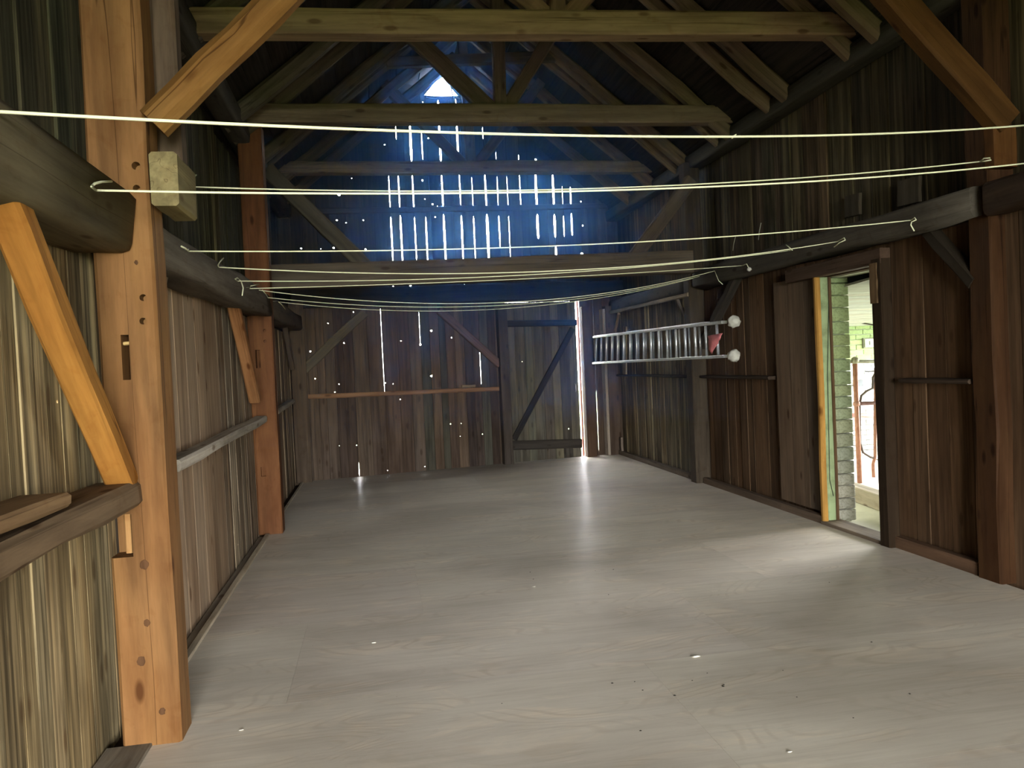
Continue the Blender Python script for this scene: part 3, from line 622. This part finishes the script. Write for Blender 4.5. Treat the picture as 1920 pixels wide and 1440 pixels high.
# stable ceiling boards (slope down to the back) and floor
sceil = empty('ceiling_stable', (6, 8, 2.2), 'white sloping board ceiling of the stable', 'ceiling', kind='structure')
y = 3.1
while y < 10.6:
    z0 = 2.40-.036*(y-3)*1.7; z1 = 2.40-.036*(y+.16-3)*1.7
    timber('ceiling_board', (4.3, y+.08, (z0+z1)/2), (8.75, y+.08, (z0+z1)/2), .158, .02, (0, 1, -.06), P_LIME, (.33, .33, .29), sceil, jitter=.004, seg=4, ch=.003); y += .16
sfl = empty('floor_stable', (6, 8, 0), 'pale worn concrete floor of the stable', 'floor', kind='structure')
shell('slab', (4.16, 3.1, -.15), (8.75, 10.7, -.02), P_LIME, (.6, .57, .48), sfl)
# closing lid over the stable so no sky leaks between ceiling and walls
shell('roof_cover', (4.17, 3.0, 2.5), (8.9, 10.9, 2.6), P_LIME, (.3, .3, .3), sceil)
p0, p1 = at(1594, 940, 2, 0), at(1650, 952, 2, 0)
curbA = at(1590, 928, 2, 0); curbB = at(1665, 955, 2, 0); dv = (curbB-curbA).normalized()
timber('curb_timber', curbA-dv*.5+Vector((0, 0, .06)), curbB+dv*1.2+Vector((0, 0, .06)), .16, .17, (0, 0, 1), W_BEAM, (.4, .36, .3), label='grey timber kerb on the stable floor under the pipe rails', cat='kerb', kind='thing')
# stall pipes
PY = 8.2
def sp(x, y, Y=PY): return at(x, y, 1, Y)
stall = empty('stall_partition', tuple(sp(1612, 905)), 'rusty pipe stall partition with curved divider seen through the doorway', 'stall rail', kind='thing')
tube('upright_pipe', [sp(1612, 906), sp(1603, 682)], .028, P_RUST, (.30, .13, .08), stall, n=10)
blob('pipe_cap', sp(1603, 676), .045, P_RUST, (.20, .19, .12), stall, rough=.03)
tube('rail_pipe', [sp(1560, 679), sp(1603, 678), sp(1720, 677)], .02, P_RUST, (.18, .18, .11), stall, n=8)
blob('pipe_joint', sp(1606, 757), .04, P_RUST, (.28, .13, .09), stall, rough=.03)
tube('rail_pipe', [sp(1606, 757), sp(1700, 753)], .022, P_RUST, (.22, .12, .12), stall, n=8)
tube('divider_pipe', [sp(1660, 690), sp(1644, 694), sp(1637, 708), sp(1636, 728), sp(1624, 734), sp(1615, 742), sp(1612, 760), sp(1613, 830), sp(1618, 848), sp(1632, 857), sp(1648, 862)], .014, P_RUST, (.10, .075, .06), stall, n=8, label='thin curved dark pipe')
tube('upright_pipe', [sp(1638, 895), sp(1637, 870), sp(1641, 855), sp(1642, 690)], .02, P_RUST, (.32, .15, .1), stall, n=8)
tube('rail_pipe', [sp(1560, 778, 9.6), sp(1680, 780, 9.6)], .03, P_RUST, (.5, .18, .16), stall, n=8, label='red far pipe')
tube('hook', [sp(1622, 696), sp(1628, 697), sp(1645, 695)], .007, P_RUST, (.06, .05, .05), stall, n=6)
q = at(1634, 643, 1, 10.5)
ob = empty('socket_box', (q.x, 10.5, q.z), 'small framed white plate on the green stable wall', 'socket', kind='thing')
box('plate', (q.x-.11, 10.49, q.z-.06), (q.x+.12, 10.53, q.z+.06), P_PAINT, (.62, .66, .45), ob)
box('rim', (q.x-.13, 10.505, q.z-.075), (q.x+.14, 10.528, q.z+.075), P_RUST, (.12, .12, .08), ob)
for dx in (-.045, .035): box('slot', (q.x+dx, 10.484, q.z-.03), (q.x+dx+.02, 10.491, q.z+.03), P_RUST, (.05, .05, .04), ob)
q = at(1611, 719, 1, 10.5); box('wall_bracket', (q.x-.04, 10.46, q.z-.05), (q.x+.04, 10.53, q.z+.05), P_RUST, (.03, .035, .04), label='small black box on the white stable wall behind the pipe', cat='bracket', kind='thing')
tube('hanging_cable', [at(1585, 602, 1, 10.3), at(1612, 605, 1, 10.2), at(1642, 610, 1, 10.0), at(1670, 606, 1, 10.0)], .012, P_RUST, (.06, .05, .04), n=6, label='dark cable under the stable ceiling', cat='cable', kind='thing')

# ---------------------------------------------------------------- roof: ties, trusses, rafters, boards
def tie(xl, yl, xr, yr, Y, h, col, label, d=.16, ext=.12):
    A, B = at(xl, yl, 1, Y), at(xr, yr, 1, Y); u_ = (B-A).normalized()
    return thing_t('tie_beam', A-u_*ext, B+u_*ext, h, d, (0, 0, 1), W_BEAM, col, label, 'beam', seg=8, jitter=.008)
tie(390, 45, 1615, 51, 5.9, .185, (.40, .28, .17), 'nearest and largest pale tie beam across the roof')
tie(468, 215, 1372, 217, 8.15, .19, (.33, .25, .19), 'second pale tie beam, just below the bright gable hole')
tie(520, 316, 1222, 314, 10.55, .16, (.26, .2, .16), 'third and farthest thin tie beam in front of the light cracks')
tie(505, 521, 1290, 492, 9.03, .27, (.15, .125, .1), 'deep low cross beam behind the clotheslines between mid posts', d=.2, ext=.03)
thing_t('knee_brace', at(500, 318, 1, 9.0), at(690, 505, 1, 9.0), .17, .12, (0, 0, 1), W_BEAM, (.12, .105, .085), 'dark long brace down from the left eave to the low cross beam', 'brace', seg=5)
thing_t('knee_brace', at(1296, 338, 1, 9.0), at(1182, 492, 1, 9.0), .16, .12, (0, 0, 1), W_BEAM, (.13, .11, .095), 'dark long brace down from the right eave to the low cross beam', 'brace', seg=5)
# truss members
def truss(Y, name, base, king, struts, col):
    t = empty('king_truss', (1.45, Y, 4.25), name, 'truss', kind='thing')
    kx = at(*base, 1, Y); kt = at(*king, 1, Y)
    timber('king_post', kx, (kt.x, Y, min(kt.z, roofz(kt.x)-.05)), .13, .12, (1, 0, 0), W_BEAM, col, t)
    for (a, b_, w) in struts:
        A, B = at(*a, 1, Y), at(*b_, 1, Y); timber('strut', A, B, w, .1, (1, 0, 0), W_BEAM, col, t, jitter=.008)
truss(5.9, 'king post and struts standing on the nearest tie beam', (1042, 35), (1040, -600), [((1035, 40), (960, -20+0), .13), ((960, -20), (700, -260), .13), ((1060, 40), (1230, -160), .13)], (.30, .2, .13))
truss(8.15, 'king post with splayed struts on the second tie beam', (937, 205), (931, -60), [((925, 212), (690, -10), .17), ((948, 205), (1065, 15), .14), ], (.22, .17, .14))
truss(10.55, 'small king post truss on the farthest tie beam', (884, 312), (866, 75), [((872, 312), (700, 138), .14), ((892, 312), (1090, 55), .14)], (.17, .14, .13))
thing_t('collar_beam', at(725, 118, 1, 9.4), at(1050, 106, 1, 9.4), .12, .1, (0, 0, 1), W_BEAM, (.17, .14, .12), 'dark collar beam above the bright gable hole between trusses', 'beam')
# frame braces nearest to the camera
thing_t('frame_brace', at(288, 232, 1, 3.6), at(600, -75, 1, 3.6), .135, .13, (1, 0, 1), W_POST, (.25, .15, .06), 'orange round-edged brace high beside the orange post', 'brace', seg=6, ch=.035)
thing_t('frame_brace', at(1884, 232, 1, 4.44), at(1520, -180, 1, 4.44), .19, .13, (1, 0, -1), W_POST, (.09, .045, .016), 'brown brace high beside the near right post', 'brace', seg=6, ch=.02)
for Y, lab in ((3.62, 'high tie beam above the orange post'), (4.5, 'high tie beam above the near right post')):
    thing_t('tie_beam', (-1.3, Y, 4.2), (4.2, Y, 4.2), .2, .16, (0, 0, 1), W_BEAM, (.3, .2, .13), lab, 'beam', seg=6)
rafL = [3.6, 4.75, 5.92, 6.5, 7.7, 8.15, 9.25, 9.5, 10.55, 11.5]
rafR = [3.6, 4.75, 5.55, 5.92, 6.92, 7.24, 8.15, 8.42, 9.4, 9.66, 10.6, 11.6]
names = ['first', 'second', 'third', 'fourth', 'fifth', 'sixth', 'seventh', 'eighth', 'ninth', 'tenth', 'eleventh', 'twelfth']
for side, ys in ((-1, rafL), (1, rafR)):
    for k, Y in enumerate(ys):
        xe = -1.3 if side < 0 else 4.06; xt = RX+side*.02
        A = Vector((xe, Y, roofz(xe)-.13)); B = Vector((xt, Y, roofz(xt)-.13)); w = .11 if k % 2 else .14
        colr = (.25, .185, .125) if side > 0 else (.17, .145, .11)
        thing_t('rafter', A, B, w, .14, (0, 1, 0), W_BEAM, colr, f'{names[k]} {"brown rafter of the right roof slope" if side > 0 else "dark rafter of the left roof slope"}, counted from the camera', 'rafter', seg=8, jitter=.016, ch=.03)
roof = empty('ceiling', (RX, 6, RZ), 'dark board underside of the pitched barn roof', 'ceiling', kind='structure')
for side in (-1, 1):
    L_ = math.hypot(1, SL); n_ = 17; half = 3.15*L_
    for k in range(n_):
        a, b_ = k*half/n_, (k+1)*half/n_; m_ = (a+b_)/2
        x = RX+side*m_/L_; zz = RZ-m_/L_*SL+.0; nrm = Vector((side*SL, 0, 1)).normalized(); c_ = Vector((x, 0, zz))+nrm*(.0+.012*(k % 2))
        for y0, y1 in ((-6.4, 0), (0, 4.2), (4.2, 8.6), (8.6, 12.86 if k > 2 else 12.42)):
            timber('roof_board', (c_.x, y0, c_.z), (c_.x, y1, c_.z), (b_-a)+.03, .02, (side, 0, -SL), W_DARK, (.055, .05, .045), roof, jitter=.001, seg=2, ch=.003)
timber('ridge_board', (RX, -6.4, RZ+.04), (RX, 12.42, RZ+.04), .3, .03, (1, 0, 0), W_DARK, (.05, .045, .04), roof)

# front wall behind the camera with the open barn doors
fr = empty('wall_front', (1.4, -6.3, 0), 'front wall with the open barn doorway behind the viewer', 'wall', kind='structure')
OX0, OX1, OZ = -1.15, 2.8, 3.0
plank_wall(fr, (0, -6.22, 0), (1, 0, 0), (0, 1, 0), rjoints(-1.6, OX0, .2, .3), lambda s: -.3, lambda s: roofz(s)+.12, W_DARK, lambda i, s: mixcol(*lowcols), seed=41)
plank_wall(fr, (0, -6.22, 0), (1, 0, 0), (0, 1, 0), rjoints(OX0, OX1, .2, .3), lambda s: OZ, lambda s: roofz(s)+.12, W_DARK, lambda i, s: mixcol(*lowcols), seed=42)
plank_wall(fr, (0, -6.22, 0), (1, 0, 0), (0, 1, 0), rjoints(OX1, 4.4, .2, .3), lambda s: -.3, lambda s: roofz(s)+.12, W_DARK, lambda i, s: mixcol(*lowcols), seed=43)

# ---------------------------------------------------------------- ladder
ladder = empty('ladder', (3.5, 7.4, 1.58), 'long aluminium extension ladder hung sideways on the right wall', 'ladder', kind='thing')
AL = (.62, .64, .66)
def lad(x0, topL, topR, botL, botR, nr, rr_, off):
    tL, tR, bL, bR = [at(*p, 0, x0) for p in (topL, topR, botL, botR)]
    timber('side_rail', tL, tR, .03, .065, (0, 0, 1), P_METAL, AL, ladder, jitter=0, seg=1, ch=.004)
    timber('side_rail', bL, bR, .03, .065, (0, 0, 1), P_METAL, AL, ladder, jitter=0, seg=1, ch=.004)
    for k in range(nr):
        t = (k+off)/nr; tube('rung', [tL.lerp(tR, t), bL.lerp(bR, t)], rr_, P_METAL, jit(AL, .1, .15), ladder, n=8)
lad(3.47, (1115, 632), (1358, 604), (1114, 681), (1362, 668), 17, .016, .35)
lad(3.55, (1117, 631), (1326, 606), (1116, 680), (1330, 670), 15, .014, .25)
for (x, y, lab, sq) in ((1376, 603, 'whitish rag wrapped on the upper ladder end', (1, 1, .95)), (1376, 667, 'whitish rag wrapped on the lower ladder end', (.95, 1, 1))):
    p = at(x, y, 0, 3.47); o = blob('rag_wrap', p, .062, P_CLOTH, (.38, .365, .31), None, sq, .13, x+y, label=lab, cat='rag', kind='thing', group='rags on the ladder ends')
# red cloth over the last rungs
pts = [(1328, 630), (1352, 625), (1354, 632), (1345, 644), (1334, 664), (1331, 650)]
cl = [at(x, y, 0, 3.44) for x, y in pts]; cen = sum(cl, Vector())/6
bm = bmesh.new(); vv = [bm.verts.new(p-cen+Vector((.012*math.sin(i*2.3), 0, 0))) for i, p in enumerate(cl)]; cv = bm.verts.new(Vector((-.02, 0, 0)))
for i in range(6): bm.faces.new((vv[i], vv[(i+1) % 6], cv))
bmesh.ops.subdivide_edges(bm, edges=list(bm.edges), cuts=2, use_grid_fill=True)
for v in bm.verts: v.co.x += .02*noise.noise(v.co*18)
bmesh.ops.solidify(bm, geom=list(bm.faces), thickness=.006)
me = bpy.data.meshes.new('red_rag'); bm.to_mesh(me); bm.free()
for f in me.polygons: f.use_smooth = True
props(link('red_rag', me, Matrix.Translation(cen), None, P_CLOTH, (.55, .16, .16)), 'red rag draped over the near rungs of the ladder', 'rag', kind='thing')

# ---------------------------------------------------------------- clotheslines
ROPE = (.80, .79, .52)
def clothesline(label, pl, pr, mid, XL_=-1.0, XR_=3.9, r=.0042, tailL=None, tailR=None, nailL=True):
    A = at(*pl, 0, XL_); B = at(*pr, 0, XR_)
    # sag that brings the curve through the height seen at the middle
    d = ray(*mid); u_ = B-A; nrm = Vector((u_.y, -u_.x, 0)); t_ = (A-EYEP).dot(nrm)/d.dot(nrm); P = EYEP+d*t_
    tt = (P-A).dot(u_)/u_.dot(u_); zl = A.z+(B.z-A.z)*tt; sag = (zl-P.z)/(4*tt*(1-tt))
    e = empty('clothesline', tuple(A), label, 'clothesline', 'clotheslines strung across the barn', 'thing')
    pts = [A.lerp(B, i/28)-Vector((0, 0, 4*sag*(i/28)*(1-i/28))) for i in range(29)]
    tube('cord', pts, r, P_ROPE, ROPE, e, n=6)
    if nailL:
        n0 = at(pl[0]-22*5/max(A.y, 3), pl[1]-1, 0, XL_-.02); tube('nail', [n0, A+Vector((0, 0, .01))], .003, P_METAL, (.5, .5, .45), e, n=5)
    if tailL: tube('knot_tail', [A]+[at(x, y, 0, XL_+.02) for x, y in tailL], r*1.1, P_ROPE, ROPE, e, n=6)
    if tailR: tube('knot_tail', [B]+[at(x, y, 0, XR_-.02) for x, y in tailR], r*1.1, P_ROPE, ROPE, e, n=6)
    return e
l1 = clothesline('thickest and highest clothesline, running above all others', (-12, 209), (1935, 234), (960, 252), r=.0052, nailL=False)
kp = at(1376, 256, 1, 3.75)
tube('knot', [kp+Vector((-.012, 0, -.010)), kp, kp+Vector((.014, 0, .012))], .007, P_ROPE, ROPE, l1, n=6, rr=[.002, .007, .002])
clothesline('clothesline tied to the hook on the hewn beam nearest the orange post', (180, 357), (1935, 305), (960, 361), r=.0046, tailL=[(172, 350), (178, 344), (190, 341), (209, 340)])
clothesline('clothesline from behind the wood stub, ending in a loop by the right post', (352, 350), (1838, 303), (960, 357), r=.0042, tailL=[(350, 345), (354, 337), (368, 328)], tailR=[(1845, 297), (1856, 296), (1858, 300), (1848, 302), (1838, 303)])
clothesline('straight clothesline with short tail, just over the low cross beam', (354, 471), (1708, 413), (960, 464), tailL=[(348, 466), (340, 462)], tailR=[(1715, 408), (1718, 412), (1709, 416), (1708, 422), (1714, 433)])
clothesline('clothesline with upturned tail and loop above the doorway', (410, 501), (1570, 453), (960, 511), tailL=[(409, 497), (413, 490), (419, 484)], tailR=[(1583, 446), (1585, 450), (1574, 455), (1564, 463)])
clothesline('clothesline with long hanging curl at its left knot', (445, 527), (1478, 470), (960, 517), tailL=[(441, 523), (445, 521), (452, 527), (456, 540), (454, 554)], tailR=[(1486, 469), (1480, 464), (1474, 459)])
clothesline('clothesline ending in a small ball knot at the right beam', (468, 541), (1392, 498), (960, 524), tailL=[(470, 536), (485, 533)], tailR=[(1400, 495), (1404, 503)])
clothesline('uppermost of the three low sagging clotheslines before the far door', (485, 544), (1340, 508), (880, 569), r=.0038, tailR=[(1344, 518), (1348, 527), (1355, 533)])
clothesline('middle of the three low sagging clotheslines before the far door', (502, 558), (1312, 518), (880, 575), r=.0036, tailL=[(500, 553), (492, 544)])
clothesline('lowest of the three sagging clotheslines before the far door', (522, 566), (1300, 522), (880, 582), r=.0034, tailL=[(528, 571), (535, 580)])
blob('ball_knot', at(1405, 505, 0, 3.86), .022, P_ROPE, (.5, .48, .4), None, label='small ball knot hanging at the right hewn beam', cat='knot', kind='thing')
p = at(1664, 73, 0, 4.1); blob('knob', p, .022, P_CLOTH, (.5, .48, .46), None, (.6, 1, 1), .02, label='small white knob high on the right wall near the eave beam', cat='knob', kind='thing')
# hanging strings
for (x, y0, y1, Y, lab) in ((1427, 418, 450, 7.4, 'short frayed string hanging on the upper right planks'), (1379, 444, 470, 8.1, 'tiny frayed string on the upper right planks near the mid post')):
    a, b_ = at(x, y0, 0, 4.1), at(x-5, y1, 0, 4.1); tube('string', [a, (a+b_)/2+Vector((0, .01, 0)), b_], .004, P_ROPE, (.3, .28, .2), label=lab, cat='string', kind='thing')

# ---------------------------------------------------------------- specks on the floor
def chip(x, y, r, col, label, cat='wood chip', name='wood_chip', group=None):
    p = at(x, y, 2, 0); blob(name, (p.x, p.y, .004), r, P_CLOTH, col, None, (1.6, .8, .25), .3, x, label=label, cat=cat, kind='thing', group=group)
chip(1304, 1232, .013, (.8, .77, .66), 'largest white flake on the plywood, right of the middle')
chip(701, 1206, .008, (.8, .77, .66), 'small white flake on the plywood, left of the middle')
chip(1001, 1101, .008, (.7, .66, .55), 'pale thin chip on the plywood near the middle of the room')
chip(453, 1370, .006, (.75, .72, .62), 'white speck on the floor right of the orange post')
chip(1481, 1411, .006, (.75, .72, .62), 'white speck on the floor at the bottom right')
vs, fs = [], []
for (x, y) in ((941, 1319), (1148, 1281), (1190, 1278), (1205, 1294), (1265, 1304), (1356, 1287), (1357, 1284), (1600, 1346), (1494, 1307), (1468, 1257), (994, 1073), (1000, 1086), (1116, 1070), (1141, 1115), (1150, 1068), (1634, 1204), (1555, 1092), (1298, 1276), (1326, 1262), (891, 985), (1706, 1301), (1201, 1370)):
    p = at(x, y, 2, 0); r = rnd.uniform(.003, .006); b0 = len(vs); a0 = rnd.uniform(0, 6)
    for k in range(5): a = a0+k*2*math.pi/5; vs.append((p.x+r*math.cos(a)*1.3, p.y+r*math.sin(a), .0))
    vs.append((p.x, p.y, r*.7))
    for k in range(5): fs.append((b0+k, b0+(k+1) % 5, b0+5))
me = bpy.data.meshes.new('crumbs'); me.from_pydata(vs, [], fs)
props(link('crumbs', me, Matrix(), None, P_RUST, (.03, .025, .02)), 'scattered dark crumbs on the plywood floor', 'crumbs', kind='stuff')

# ---------------------------------------------------------------- added blue haze volume standing in for the veiling lens glare at the far end
HM = bpy.data.materials.new('glare_haze'); HM.use_nodes = True; nt = HM.node_tree; nt.nodes.clear()
vo = add(nt, 'ShaderNodeOutputMaterial'); vs_ = add(nt, 'ShaderNodeVolumeScatter'); vs_.inputs['Color'].default_value = (.10, .34, 1, 1)
vs_.inputs['Density'].default_value = .034; vs_.inputs['Anisotropy'].default_value = .75
nt.links.new(vs_.outputs[0], vo.inputs['Volume'])
hz_ = shell('haze', (-1.2, 7.6, .9), (3.9, 12.6, 6.15), HM, (1, 1, 1))
props(hz_, 'added thin bluish haze imitating lens glare in front of the gable cracks', 'haze', kind='stuff')
